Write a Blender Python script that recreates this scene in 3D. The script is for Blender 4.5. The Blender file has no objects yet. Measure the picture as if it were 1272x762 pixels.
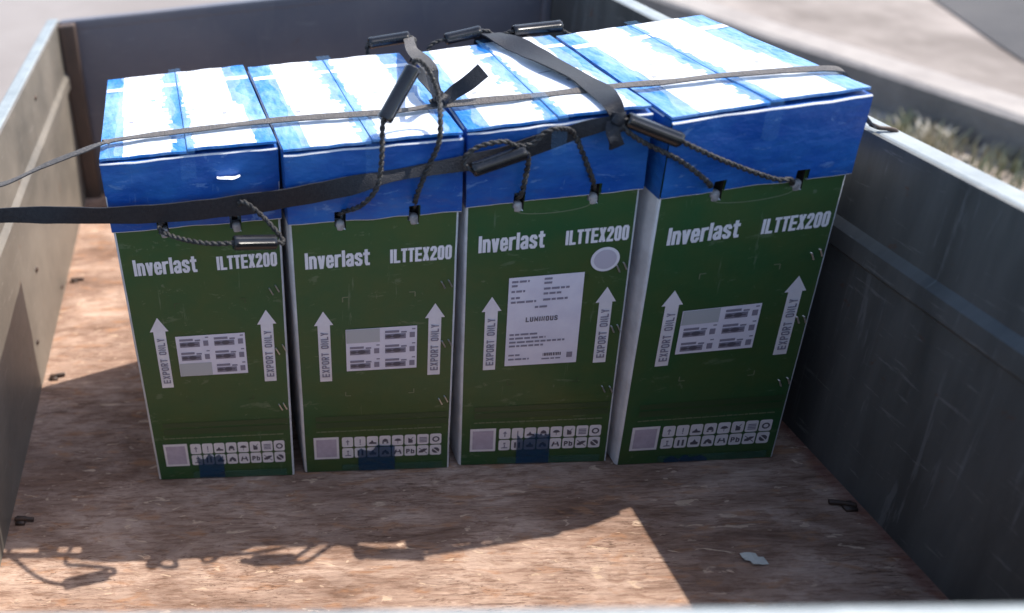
import bpy, bmesh, math, random
from mathutils import Vector, Matrix, noise
rnd = random.Random(7)
SC = bpy.context.scene
COL = SC.collection
# ------------------------------------------------------------------ camera
cam_d = bpy.data.cameras.new('camera')
cam = bpy.data.objects.new('camera', cam_d)
COL.objects.link(cam)
rx, ry, rz = 1.167578, -0.139992, 0.123225
cam.matrix_world = (Matrix.Translation((0.1140, -0.7108, 0.7639)) @ Matrix.Rotation(rz, 4, 'Z')
                    @ Matrix.Rotation(rx, 4, 'X') @ Matrix.Rotation(ry, 4, 'Z'))
cam_d.sensor_width = 36.0
cam_d.lens = 997.26 / 1272 * 36.0
cam_d.shift_x = (636 - 155.12) / 1272        # the photograph is an off-centre crop
cam_d.shift_y = (165.69 - 381) / 1272
cam_d.clip_start = 0.02
cam_d.clip_end = 500
cam_d.dof.use_dof = True
cam_d.dof.focus_distance = 0.86
cam_d.dof.aperture_fstop = 2.6
SC.camera = cam
# ------------------------------------------------------------------ light
SUN = Vector((0.585, 0.215, 1.0)).normalized()
world = bpy.data.worlds.new('World')
SC.world = world
world.use_nodes = True
wn = world.node_tree
sky = wn.nodes.new('ShaderNodeTexSky')
sky.sky_type = 'NISHITA'
sky.sun_disc = False
sky.sun_elevation = math.asin(SUN.z)
sky.sun_rotation = math.atan2(SUN.x, SUN.y)
sky.air_density = 1.0
sky.dust_density = 1.5
wn.links.new(sky.outputs[0], wn.nodes['Background'].inputs[0])
wn.nodes['Background'].inputs[1].default_value = 0.15
sl = bpy.data.lights.new('sun', 'SUN')
sl.energy = 3.5
sl.angle = math.radians(0.5)
sl.color = (1.0, 0.93, 0.84)
so = bpy.data.objects.new('sun', sl)
COL.objects.link(so)
so.rotation_euler = SUN.to_track_quat('Z', 'Y').to_euler()
SC.view_settings.view_transform = 'Standard'
SC.view_settings.look = 'None'
SC.view_settings.gamma = 1
SC.view_settings.exposure = 1.03

# ------------------------------------------------------------------ materials
def mat(name, col, rough=0.5, metal=0.0, col2=None, scale=8.0, stretch=(1, 1, 1), bump=0.0, bscale=60.0,
        lo=0.35, hi=0.65, coat=0.0, spec=0.5, detail=5.0, space='Object', rvar=0.0, scuff=None):
    m = bpy.data.materials.new(name)
    m.use_nodes = True
    nt = m.node_tree
    b = nt.nodes['Principled BSDF']
    b.inputs['Base Color'].default_value = (*col, 1)
    b.inputs['Roughness'].default_value = rough
    b.inputs['Metallic'].default_value = metal
    b.inputs['Specular IOR Level'].default_value = spec
    if coat:
        b.inputs['Coat Weight'].default_value = coat
        b.inputs['Coat Roughness'].default_value = 0.25
    tc = nt.nodes.new('ShaderNodeTexCoord')
    mp = nt.nodes.new('ShaderNodeMapping')
    mp.inputs['Scale'].default_value = stretch
    nt.links.new(tc.outputs[space], mp.inputs[0])
    if col2:
        n = nt.nodes.new('ShaderNodeTexNoise')
        n.inputs['Scale'].default_value = scale
        n.inputs['Detail'].default_value = detail
        n.inputs['Roughness'].default_value = 0.65
        nt.links.new(mp.outputs[0], n.inputs['Vector'])
        r = nt.nodes.new('ShaderNodeValToRGB')
        r.color_ramp.elements[0].position = lo
        r.color_ramp.elements[1].position = hi
        r.color_ramp.elements[0].color = (*col, 1)
        r.color_ramp.elements[1].color = (*col2, 1)
        nt.links.new(n.outputs[0], r.inputs[0])
        nt.links.new(r.outputs[0], b.inputs['Base Color'])
        if rvar:
            mr = nt.nodes.new('ShaderNodeMapRange')
            mr.inputs[3].default_value = rough - rvar
            mr.inputs[4].default_value = rough + rvar
            nt.links.new(n.outputs[0], mr.inputs[0])
            nt.links.new(mr.outputs[0], b.inputs['Roughness'])
    for k, (sc, st, cut, amt, scol) in enumerate(scuff or ()):
        m2 = nt.nodes.new('ShaderNodeMapping')
        m2.inputs['Scale'].default_value = st
        m2.inputs['Location'].default_value = (k * 3.1, 1.7, k)
        nt.links.new(tc.outputs[space], m2.inputs[0])
        ns = nt.nodes.new('ShaderNodeTexNoise')
        ns.inputs['Scale'].default_value = sc
        ns.inputs['Detail'].default_value = 6
        ns.inputs['Roughness'].default_value = .7
        ns.inputs['Distortion'].default_value = .4
        nt.links.new(m2.outputs[0], ns.inputs['Vector'])
        rm = nt.nodes.new('ShaderNodeMapRange')
        rm.inputs[1].default_value = cut - .06
        rm.inputs[2].default_value = cut - .015
        rm.inputs[4].default_value = amt
        nt.links.new(ns.outputs[0], rm.inputs[0])
        mx = nt.nodes.new('ShaderNodeMix')
        mx.data_type = 'RGBA'
        nt.links.new(rm.outputs[0], mx.inputs[0])
        src = b.inputs['Base Color'].links
        if src:
            nt.links.new(src[0].from_socket, mx.inputs[6])
        else:
            mx.inputs[6].default_value = (*col, 1)
        mx.inputs[7].default_value = (*scol, 1)
        nt.links.new(mx.outputs[2], b.inputs['Base Color'])
    if bump:
        n2 = nt.nodes.new('ShaderNodeTexNoise')
        n2.inputs['Scale'].default_value = bscale
        n2.inputs['Detail'].default_value = 4
        nt.links.new(mp.outputs[0], n2.inputs['Vector'])
        bp = nt.nodes.new('ShaderNodeBump')
        bp.inputs['Strength'].default_value = bump
        bp.inputs['Distance'].default_value = 0.01
        nt.links.new(n2.outputs[0], bp.inputs['Height'])
        nt.links.new(bp.outputs[0], b.inputs['Normal'])
    return m

M = {}
M['blue'] = mat('blue_lid_board', (0.004, 0.062, 0.29), 0.42, col2=(0.024, 0.135, 0.40), scale=13, stretch=(1, 1, 1.6), bump=0.5, bscale=24, coat=0.12, spec=.35, lo=.40, hi=.75, scuff=[(30, (1, 1, 2.5), .66, .35, (.20, .33, .55)), (16, (3, 1, .6), .69, .4, (.16, .28, .5))])
M['bluetop'] = mat('blue_flap_painted_glare', (0.016, 0.17, 0.52), 0.30, col2=(0.24, 0.42, 0.68), scale=11, stretch=(2.0, .9, 1), bump=0.8, bscale=34, coat=0.3, lo=.42, hi=.66)  # lid blue brightened as if sunlit; pale patches paint film glare
M['green'] = mat('green_printed_board', (0.020, 0.086, 0.030), 0.42, col2=(0.056, 0.092, 0.026), scale=7, bump=0.22, bscale=18, coat=0.10, spec=.35, rvar=.12, scuff=[(26, (1, 1, 3.0), .67, .28, (.20, .24, .15)), (14, (4, 1, .5), .70, .3, (.22, .26, .18)), (60, (1, 1, 1), .70, .5, (.16, .19, .12))])
M['card'] = mat('pale_bare_board', (0.66, 0.67, 0.68), 0.7, col2=(0.48, 0.49, 0.50), scale=30)
M['white'] = mat('white_print', (0.70, 0.67, 0.68), 0.5, col2=(0.78, 0.75, 0.76), scale=60)
M['topwhite'] = mat('lid_white', (0.80, 0.80, 0.82), 0.35, col2=(0.72, 0.76, 0.84), scale=16, bump=0.15, bscale=40)
M['paper'] = mat('sticker_paper', (0.70, 0.67, 0.74), 0.5, col2=(0.78, 0.75, 0.80), scale=40)
M['greylabel'] = mat('sticker_blank_grey', (0.44, 0.455, 0.45), 0.45)
M['ink'] = mat('dark_ink', (0.10, 0.09, 0.11), 0.6)
M['inksoft'] = mat('grey_ink', (0.24, 0.22, 0.27), 0.6)
M['mauve'] = mat('mauve_panel_print', (0.42, 0.36, 0.43), 0.6, col2=(0.50, 0.44, 0.51), scale=120)
M['lilac'] = mat('lilac_grey_paper', (0.50, 0.46, 0.51), 0.5)
M['stripe'] = mat('pale_green_print', (0.034, 0.066, 0.024), 0.42)
M['line'] = mat('fine_print_green', (0.15, 0.18, 0.10), 0.5)
M['staple'] = mat('staple_wire', (0.5, 0.5, 0.48), 0.35, metal=0.8)
M['rope'] = mat('charcoal_rope', (0.018, 0.017, 0.019), 0.5, col2=(0.060, 0.058, 0.055), scale=120, bump=0.4, bscale=500, spec=.3)
M['grip'] = mat('black_plastic_grip', (0.008, 0.008, 0.010), 0.22, col2=(0.016, 0.016, 0.018), scale=60, spec=.5)
M['web'] = mat('black_webbing', (0.013, 0.014, 0.019), 0.5, col2=(0.023, 0.024, 0.029), scale=300, bump=0.2, bscale=700, spec=.25)
M['weblight'] = mat('worn_grey_webbing', (0.14, 0.125, 0.115), 0.6, col2=(0.09, 0.082, 0.078), scale=200, bump=0.6, bscale=700)
M['hole'] = mat('hole_shade_dark', (0.020, 0.014, 0.012), 0.9)  # near-black colour paints the shade inside the hand holes
M['plug'] = mat('white_handle_anchor', (0.42, 0.39, 0.38), 0.55, col2=(0.16, 0.15, 0.15), scale=90)
M['rubber'] = mat('tyre_rubber', (0.02, 0.02, 0.02), 0.8)
M['bolt'] = mat('rusty_bolt', (0.030, 0.022, 0.018), 0.6, col2=(0.07, 0.035, 0.02), scale=150)
M['rimpaint'] = mat('pale_galvanised_rim', (0.29, 0.325, 0.335), 0.5, col2=(0.21, 0.24, 0.25), scale=25, bump=0.1, bscale=80)
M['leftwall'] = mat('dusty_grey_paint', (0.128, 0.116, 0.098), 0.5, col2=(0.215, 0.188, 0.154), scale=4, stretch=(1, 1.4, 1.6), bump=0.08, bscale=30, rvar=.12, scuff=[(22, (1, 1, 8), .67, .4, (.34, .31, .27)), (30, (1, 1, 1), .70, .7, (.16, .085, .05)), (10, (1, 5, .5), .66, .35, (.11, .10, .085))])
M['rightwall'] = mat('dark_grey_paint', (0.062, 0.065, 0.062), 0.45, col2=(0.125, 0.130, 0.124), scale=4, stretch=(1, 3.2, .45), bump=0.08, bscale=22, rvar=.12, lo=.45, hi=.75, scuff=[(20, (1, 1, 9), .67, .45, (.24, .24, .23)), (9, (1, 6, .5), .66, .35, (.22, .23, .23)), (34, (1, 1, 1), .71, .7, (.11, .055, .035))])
M['backwall'] = mat('navy_grey_paint', (0.108, 0.112, 0.136), 0.45, col2=(0.150, 0.142, 0.156), scale=4, bump=0.06, bscale=24, rvar=.1, scuff=[(18, (1, 1, 7), .67, .35, (.24, .23, .24)), (9, (5, 1, .5), .66, .3, (.20, .19, .20)), (30, (1, 1, 1), .71, .6, (.12, .07, .05))])
M['post'] = mat('brown_rusty_post', (0.060, 0.042, 0.034), 0.6, col2=(0.10, 0.065, 0.048), scale=22, stretch=(1, 1, .3))
M['scrap'] = mat('white_paper', (0.50, 0.50, 0.45), 0.7)
M['grass'] = mat('dry_green_grass', (0.20, 0.22, 0.11), 0.7, col2=(0.36, 0.31, 0.21), scale=5)
M['weed'] = mat('dry_straw_stalks', (0.55, 0.50, 0.40), 0.7)

def tape_mat(name, col, alpha):
    m = bpy.data.materials.new(name)
    m.use_nodes = True
    nt = m.node_tree
    b = nt.nodes['Principled BSDF']
    b.inputs['Base Color'].default_value = (*col, 1)
    b.inputs['Roughness'].default_value = 0.22
    b.inputs['Alpha'].default_value = alpha
    tc = nt.nodes.new('ShaderNodeTexCoord')
    n = nt.nodes.new('ShaderNodeTexNoise')
    n.inputs['Scale'].default_value = 35
    n.inputs['Distortion'].default_value = 1.2
    nt.links.new(tc.outputs['Object'], n.inputs['Vector'])
    bp = nt.nodes.new('ShaderNodeBump')
    bp.inputs['Strength'].default_value = 0.5
    bp.inputs['Distance'].default_value = 0.01
    nt.links.new(n.outputs[0], bp.inputs['Height'])
    nt.links.new(bp.outputs[0], b.inputs['Normal'])
    return m
M['tape'] = tape_mat('clear_packing_tape', (0.16, 0.40, 0.75), 0.11)
M['film'] = tape_mat('painted_glare_veil', (0.72, 0.82, 0.92), 0.20)  # translucent pale veil that paints glare on the lid tops
M['tapeblue'] = tape_mat('torn_blue_tape', (0.006, 0.05, 0.12), 0.70)
M['tapegreen'] = tape_mat('clear_tape_on_green', (0.06, 0.16, 0.13), 0.35)

def floor_mat():
    m = bpy.data.materials.new('weathered_plywood')
    m.use_nodes = True
    nt = m.node_tree
    L = nt.links.new
    b = nt.nodes['Principled BSDF']
    b.inputs['Roughness'].default_value = 0.75
    b.inputs['Specular IOR Level'].default_value = 0.25
    tc = nt.nodes.new('ShaderNodeTexCoord')
    def nz(scale, st, detail=6, rough=.65, dist=0.0, off=(0, 0, 0)):
        mp = nt.nodes.new('ShaderNodeMapping')
        mp.inputs['Scale'].default_value = st
        mp.inputs['Location'].default_value = off
        L(tc.outputs['Object'], mp.inputs[0])
        n = nt.nodes.new('ShaderNodeTexNoise')
        n.inputs['Scale'].default_value = scale
        n.inputs['Detail'].default_value = detail
        n.inputs['Roughness'].default_value = rough
        n.inputs['Distortion'].default_value = dist
        L(mp.outputs[0], n.inputs['Vector'])
        return n.outputs[0]
    def ramp(src, stops):
        r = nt.nodes.new('ShaderNodeValToRGB')
        e = r.color_ramp.elements
        while len(e) < len(stops):
            e.new(0.5)
        for k, (p, c) in enumerate(stops):
            e[k].position = p
            e[k].color = (*c, 1)
        L(src, r.inputs[0])
        return r.outputs[0]
    def mix(f, a, c, mode='MIX', fac=None):
        x = nt.nodes.new('ShaderNodeMix')
        x.data_type = 'RGBA'
        x.blend_type = mode
        if fac is not None:
            x.inputs[0].default_value = fac
        else:
            L(f, x.inputs[0])
        for v, i in ((a, 6), (c, 7)):
            if isinstance(v, tuple):
                x.inputs[i].default_value = (*v, 1)
            else:
                L(v, x.inputs[i])
        return x.outputs[2]
    grain = nz(13, (1.0, 4.2, 1), 9, .74, .8)
    fine = nz(34, (1.0, 7, 1), 7, .75, .5, (3, 1, 0))
    blotch = nz(5.5, (1, 2.2, 1), 5, .6, .6, (5, 2, 0))
    base = ramp(grain, [(.30, (.33, .222, .170)), (.50, (.49, .362, .295)), (.70, (.61, .472, .392))])
    streak = ramp(fine, [(.43, (.34, .23, .18)), (.50, (1, 1, 1))])
    c1 = mix(None, base, streak, 'MULTIPLY', .50)
    peel = ramp(nz(17, (1.0, 2.8, 1), 7, .68, .6, (6, 5, 0)), [(.52, (0, 0, 0)), (.56, (.40, .40, .40))])
    c1 = mix(peel, c1, (.66, .525, .450))
    gouge = ramp(nz(24, (1.0, 3.6, 1), 6, .7, .5, (9, 2, 0)), [(.575, (0, 0, 0)), (.62, (.45, .45, .45))])
    c1 = mix(gouge, c1, (.24, .14, .095))
    dark = ramp(blotch, [(.40, (0, 0, 0)), (.66, (.85, .85, .85))])
    c2 = mix(dark, c1, ramp(grain, [(.35, (.095, .050, .034)), (.65, (.26, .160, .115))]))
    orange = ramp(nz(22, (1, 3.5, 1), 4, .6, .4, (1, 7, 0)), [(.56, (0, 0, 0)), (.66, (.55, .55, .55))])
    c3 = mix(orange, c2, (.44, .235, .125))
    flake = ramp(nz(46, (1, 3.0, 1), 3, .5, .8, (8, 3, 0)), [(.655, (0, 0, 0)), (.68, (.8, .8, .8))])
    c4 = mix(flake, c3, (.66, .52, .40))
    crack = ramp(nz(16, (1.0, 16, 1), 3, .55, 1.1, (2, 9, 0)), [(.480, (0, 0, 0)), (.5, (1, 1, 1)), (.520, (0, 0, 0))])
    patch = ramp(nz(7, (1, 1.5, 1), 3, .5, 0, (4, 4, 0)), [(.45, (0, 0, 0)), (.6, (1, 1, 1))])
    crk = mix(None, crack, patch, 'MULTIPLY', 1.0)
    c4 = mix(crk, c4, (.09, .05, .035))
    # old red paint along the right wall
    sp = nt.nodes.new('ShaderNodeSeparateXYZ')
    L(tc.outputs['Object'], sp.inputs[0])
    add = nt.nodes.new('ShaderNodeMath')
    add.operation = 'MULTIPLY_ADD'
    L(nz(30, (1, 1, 1)), add.inputs[0])
    add.inputs[1].default_value = .035
    L(sp.outputs[0], add.inputs[2])
    red = ramp(add.outputs[0], [(.731, (0, 0, 0)), (.742, (.5, .5, .5))])
    c5 = mix(red, c4, (.16, .035, .028))
    L(mix(None, c5, (1.0, .925, .86), 'MULTIPLY', 1.0), b.inputs['Base Color'])
    bp = nt.nodes.new('ShaderNodeBump')
    bp.inputs['Strength'].default_value = .8
    bp.inputs['Distance'].default_value = .005
    ad = nt.nodes.new('ShaderNodeMath')
    L(fine, ad.inputs[0])
    L(grain, ad.inputs[1])
    L(ad.outputs[0], bp.inputs['Height'])
    L(bp.outputs[0], b.inputs['Normal'])
    return m
M['floor'] = floor_mat()
M['road'] = mat('pale_dusty_concrete', (0.21, 0.186, 0.172), 0.85, col2=(0.255, 0.231, 0.217), scale=1.3, bump=0.3, bscale=30)
M['pave'] = mat('pavement_concrete', (0.150, 0.125, 0.108), 0.85, col2=(0.29, 0.252, 0.225), scale=3.2, stretch=(1, .6, 1), bump=0.4, bscale=22)
M['kerb'] = mat('kerb_face_shade', (0.115, 0.108, 0.105), 0.9, col2=(0.18, 0.168, 0.16), scale=5, bump=0.5, bscale=40)  # face colour darkened to stand for the kerb's shaded side
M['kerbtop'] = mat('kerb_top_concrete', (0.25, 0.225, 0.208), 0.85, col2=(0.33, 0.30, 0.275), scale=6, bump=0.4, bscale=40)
M['shadowgrey'] = mat('shadow_dark_grey', (0.050, 0.049, 0.052), 0.9, col2=(0.072, 0.069, 0.070), scale=3, bump=0.4, bscale=120)  # dark tone of the painted shadow beyond the pavement
M['dirt'] = mat('dry_dirt', (0.20, 0.165, 0.135), 0.95, col2=(0.36, 0.315, 0.27), scale=5, bump=0.6, bscale=30)

# ------------------------------------------------------------------ helpers
def link(name, me, mats, parent=None, smooth=False, kind=None):
    o = bpy.data.objects.new(name, me)
    for m in (mats if isinstance(mats, (list, tuple)) else [mats]):
        me.materials.append(m)
    COL.objects.link(o)
    if parent:
        o.parent = parent
    if smooth:
        for p in me.polygons:
            p.use_smooth = True
    if kind:
        o['kind'] = kind
    return o

def sharp(o, a=35):
    o.data.set_sharp_from_angle(angle=math.radians(a))
    return o

def mesh(name, vs, fs, mats, parent=None, smooth=False, mi=None, kind=None):
    me = bpy.data.meshes.new(name)
    me.from_pydata([tuple(v) for v in vs], [], fs)
    o = link(name, me, mats, parent, smooth, kind)
    if mi:
        for p, k in zip(me.polygons, mi):
            p.material_index = k
    me.update()
    return o

def thing(name, label, cat, loc=(0, 0, 0), group=None):
    o = bpy.data.objects.new(name, None)
    o.empty_display_size = 0.05
    o.location = loc
    COL.objects.link(o)
    o['label'] = label
    o['category'] = cat
    if group:
        o['group'] = group
    return o

def tag(o, label, cat, group=None):
    o['label'] = label
    o['category'] = cat
    if group:
        o['group'] = group
    return o

def bevel(o, w, seg=2, ang=35):
    md = o.modifiers.new('bevel', 'BEVEL')
    md.width = w
    md.segments = seg
    md.limit_method = 'ANGLE'
    md.angle_limit = math.radians(ang)
    md.harden_normals = False
    return o

def box_vs(x0, x1, y0, y1, z0, z1):
    return ([(x0, y0, z0), (x1, y0, z0), (x1, y1, z0), (x0, y1, z0), (x0, y0, z1), (x1, y0, z1), (x1, y1, z1), (x0, y1, z1)],
            [(3, 2, 1, 0), (4, 5, 6, 7), (0, 1, 5, 4), (1, 2, 6, 5), (2, 3, 7, 6), (3, 0, 4, 7)])

def box(name, x0, x1, y0, y1, z0, z1, m, parent=None, bv=0.0):
    v, f = box_vs(x0, x1, y0, y1, z0, z1)
    o = mesh(name, v, f, m, parent)
    return bevel(o, bv) if bv else o

def catmull(pts, n=8):
    pts = [Vector(p) for p in pts]
    P = [2 * pts[0] - pts[1]] + pts + [2 * pts[-1] - pts[-2]]
    out = []
    for i in range(1, len(P) - 2):
        a, b, c, d = P[i - 1], P[i], P[i + 1], P[i + 2]
        for k in range(n):
            t = k / n
            out.append(0.5 * ((2 * b) + (c - a) * t + (2 * a - 5 * b + 4 * c - d) * t * t + (3 * b - a - 3 * c + d) * t ** 3))
    out.append(pts[-1].copy())
    return out

def resample(pts, step):
    out = [pts[0].copy()]
    acc = 0.0
    for a, b in zip(pts, pts[1:]):
        d = (b - a).length
        if d < 1e-9:
            continue
        t = step - acc
        while t <= d:
            out.append(a.lerp(b, t / d))
            t += step
        acc = (acc + d) % step if d + acc >= step else acc + d
    out.append(pts[-1].copy())
    return out

def frames(pts):
    T = []
    for i in range(len(pts)):
        T.append((pts[min(i + 1, len(pts) - 1)] - pts[max(i - 1, 0)]).normalized())
    n = T[0].orthogonal().normalized()
    N = []
    for t in T:
        n = (n - t * n.dot(t)).normalized()
        N.append(n.copy())
    return T, N

def tube_into(vs, fs, pts, r, seg=6):
    T, N = frames(pts)
    b0 = len(vs)
    for p, t, n in zip(pts, T, N):
        bi = t.cross(n)
        for k in range(seg):
            a = 2 * math.pi * k / seg
            vs.append(p + r * (math.cos(a) * n + math.sin(a) * bi))
    for i in range(len(pts) - 1):
        for k in range(seg):
            a = b0 + i * seg + k
            b = b0 + i * seg + (k + 1) % seg
            fs.append((a, b, b + seg, a + seg))
    fs.append(tuple(b0 + k for k in reversed(range(seg))))
    e = b0 + (len(pts) - 1) * seg
    fs.append(tuple(e + k for k in range(seg)))

def rope_mesh(vs, fs, path, r=0.0033, pitch=0.013):
    """laid rope: two strands twisted round each other along the path"""
    pts = resample(path, 0.0016)
    T, N = frames(pts)
    for ph in (0, math.pi):
        st = []
        for i, (p, t, n) in enumerate(zip(pts, T, N)):
            a = 2 * math.pi * i * 0.0016 / pitch + ph
            st.append(p + r * 0.46 * (math.cos(a) * n + math.sin(a) * t.cross(n)))
        tube_into(vs, fs, st, r * 0.60, 6)

def grip_mesh(a, b, r=0.0072):
    """short hollow moulded tube with a rounded rim and a seam groove along it"""
    a, b = Vector(a), Vector(b)
    t = (b - a).normalized()
    n = t.orthogonal().normalized()
    bi = t.cross(n)
    Lh = (b - a).length
    prof = [(0.004, r * .45), (0.0, r * .62), (0.0, r * .86), (0.0012, r), (0.004, r * 1.03), (0.006, r),
            (Lh - .006, r), (Lh - .004, r * 1.03), (Lh - 0.0012, r), (Lh, r * .86), (Lh, r * .62), (Lh - .004, r * .45)]
    vs, fs = [], []
    S = 20
    for d, rr in prof:
        for k in range(S):
            g = 0.86 if k in (5, 15) else 1.0
            an = 2 * math.pi * k / S
            vs.append(a + t * d + rr * g * (math.cos(an) * n + math.sin(an) * bi))
    for i in range(len(prof) - 1):
        for k in range(S):
            q = i * S + k
            w = i * S + (k + 1) % S
            fs.append((q, w, w + S, q + S))
    return vs, fs

def ribbon_mesh(path, wdir, width, th=0.0014, n=8):
    """flat strap along a path; wdir = width direction at each control point, width per point"""
    pts = catmull(path, n)
    W = catmull(wdir, n)
    wd = catmull([(w, 0, 0) for w in width], n)
    T, _ = frames(pts)
    vs, fs = [], []
    for p, t, w, s in zip(pts, T, W, wd):
        w = (w - t * w.dot(t)).normalized()
        u = t.cross(w)
        h = s[0] / 2 * (1 + .10 * noise.noise(p * 40))
        w = (w + u * .35 * noise.noise(p * 22)).normalized()
        u = t.cross(w)
        for a, c in ((-1, -1), (-.33, -1.0), (.33, -1.0), (1, -1), (1, 1), (.33, 1.0), (-.33, 1.0), (-1, 1)):
            bow = (1 - a * a) * 0.0003
            vs.append(p + w * h * a + u * (c * th / 2 + bow))
    S = 8
    for i in range(len(pts) - 1):
        for k in range(S):
            q = i * S + k
            w_ = i * S + (k + 1) % S
            fs.append((q, w_, w_ + S, q + S))
    fs.append(tuple(reversed(range(S))))
    fs.append(tuple((len(pts) - 1) * S + k for k in range(S)))
    return vs, fs

# ------------------------------------------------------------------ setting: ground, road, kerb
GZ = -0.535
def sheet(name, poly, z, m, kind='structure', cuts=0):
    o = mesh(name, [(x, y, z) for x, y in poly], [tuple(range(len(poly)))], m)
    o['kind'] = kind
    return o
sheet('ground', [(-90, -90), (90, -90), (90, 90), (-90, 90)], GZ, M['road'])
def kx(y):                                                    # kerb face line
    return 2.345 + (1.50 - y) * 0.158 + 0.0
def strip(name, off0, off1, z, m, y0=-8, y1=16, n=48, wob=0.0, seed=0):
    vs, fs = [], []
    for i in range(n + 1):
        y = y0 + (y1 - y0) * i / n
        a = kx(y) + off0 + wob * noise.noise((y * 1.3, seed, 0))
        b = kx(y) + off1 + wob * noise.noise((y * 1.3, seed + 5, 0))
        vs += [(a, y, z), (b, y, z)]
    for i in range(n):
        fs.append((2 * i, 2 * i + 1, 2 * i + 3, 2 * i + 2))
    o = mesh(name, vs, fs, m)
    o['kind'] = 'structure'
    return o
strip('verge', -1.15, 0.05, GZ + 0.006, M['dirt'], wob=0.10)
def shadow_sheet():  # dark sheet over the pavement, standing for a cast shadow
    vs, fs = [], []
    n = 60
    for i in range(n + 1):
        y = -6 + 22 * i / n
        x = 2.66 + (y - 1.89) * .40 + .03 * noise.noise((y * 1.4, 3, 0)) + .03 * noise.noise((y * 5, 7, 0))
        vs += [(x, y, GZ + .139), (14, y, GZ + .139)]
    for i in range(n):
        fs.append((2 * i, 2 * i + 1, 2 * i + 3, 2 * i + 2))
    o = mesh('painted_shadow', vs, fs, M['shadowgrey'])
    o['kind'] = 'structure'
shadow_sheet()
def kerb_and_pavement():
    vs, fs, mi = [], [], []
    n = 60
    prof = [(0.0, GZ - .02), (0.006, GZ + .120), (0.022, GZ + .133), (0.135, GZ + .135), (0.140, GZ + .131), (0.146, GZ + .133), (7.0, GZ + .133)]
    for i in range(n + 1):
        y = -8 + 24 * i / n
        for k, (o_, z) in enumerate(prof):
            w = 0.012 * noise.noise((y * 2, k * .7, 1)) if k < 3 else 0
            vs.append((kx(y) + o_ + w, y, z + 0.008 * noise.noise((y * 1.5, k * .3, 4)) * (k in (1, 2, 3))))
    K = len(prof)
    for i in range(n):
        for k in range(K - 1):
            a = i * K + k
            fs.append((a, a + K, a + K + 1, a + 1))
            mi.append(0 if k < 1 else 2 if k < 4 else 1)
    return vs, fs, mi
kv, kf, kmi = kerb_and_pavement()
kv2 = {}
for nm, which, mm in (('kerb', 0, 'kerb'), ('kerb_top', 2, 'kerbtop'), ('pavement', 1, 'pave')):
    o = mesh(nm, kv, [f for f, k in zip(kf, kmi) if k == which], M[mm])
    bm = bmesh.new(); bm.from_mesh(o.data)
    bmesh.ops.delete(bm, geom=[v for v in bm.verts if not v.link_faces], context='VERTS')
    bmesh.ops.recalc_face_normals(bm, faces=bm.faces)
    bm.to_mesh(o.data); bm.free()
    o['kind'] = 'structure'
# grass on the verge and a dry clump against the kerb
def blades(name, spots, m, h0, h1, kind, lean=.5, w=.004):
    vs, fs = [], []
    for x, y in spots:
        h = rnd.uniform(h0, h1)
        a = rnd.uniform(0, 6.283)
        d = Vector((math.cos(a), math.sin(a), 0))
        s = Vector((-d.y, d.x, 0)) * w
        p = Vector((x, y, GZ + .004))
        l = rnd.uniform(.1, lean) * h
        b = len(vs)
        vs += [p - s, p + s, p + d * l * .4 + s * .7 + Vector((0, 0, h * .6)), p + d * l * .4 - s * .7 + Vector((0, 0, h * .6)), p + d * l + Vector((0, 0, h))]
        fs += [(b, b + 1, b + 2, b + 3), (b + 3, b + 2, b + 4)]
    o = mesh(name, vs, fs, m)
    o['kind'] = kind
    return o
sp = []
while len(sp) < 1700:
    y = rnd.uniform(-.6, 3.2)
    x = kx(y) - abs(rnd.gauss(0.20, .16)) - .01
    if noise.noise((x * 3, y * 2.2, 2)) + (.45 if .7 < y < 1.8 else -.22) > rnd.uniform(-.1, .5):
        sp.append((x, y))
blades('grass', sp, M['grass'], .025, .075, 'stuff')
# loose gravel on the verge
gv_, gf_ = [], []
for k in range(420):
    y = rnd.uniform(-.4, 3.0)
    x = kx(y) - abs(rnd.gauss(.05, .22)) - .012
    r = rnd.uniform(.004, .013)
    b0 = len(gv_)
    for dx, dy, dz in ((1, 0, .3), (0, 1, .25), (-1, 0, .3), (0, -1, .35), (.1, .1, .9)):
        gv_.append((x + r * dx * rnd.uniform(.7, 1.2), y + r * dy * rnd.uniform(.7, 1.2), GZ + .006 + r * dz * rnd.uniform(.6, 1)))
    gf_ += [(b0 + a_, b0 + (a_ + 1) % 4, b0 + 4) for a_ in range(4)]
o = mesh('gravel', gv_, gf_, M['kerbtop'])
o['kind'] = 'stuff'
weed = []
for k in range(70):
    weed.append((2.25 + rnd.gauss(0, .03), 1.66 + rnd.gauss(0, .035)))
w = blades('dry_weed', weed, M['weed'], .02, .07, '', lean=.9, w=.005)
del w['kind']
tag(w, 'pale dry weed clump standing against the shaded kerb beyond the trailer', 'weed')

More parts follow.
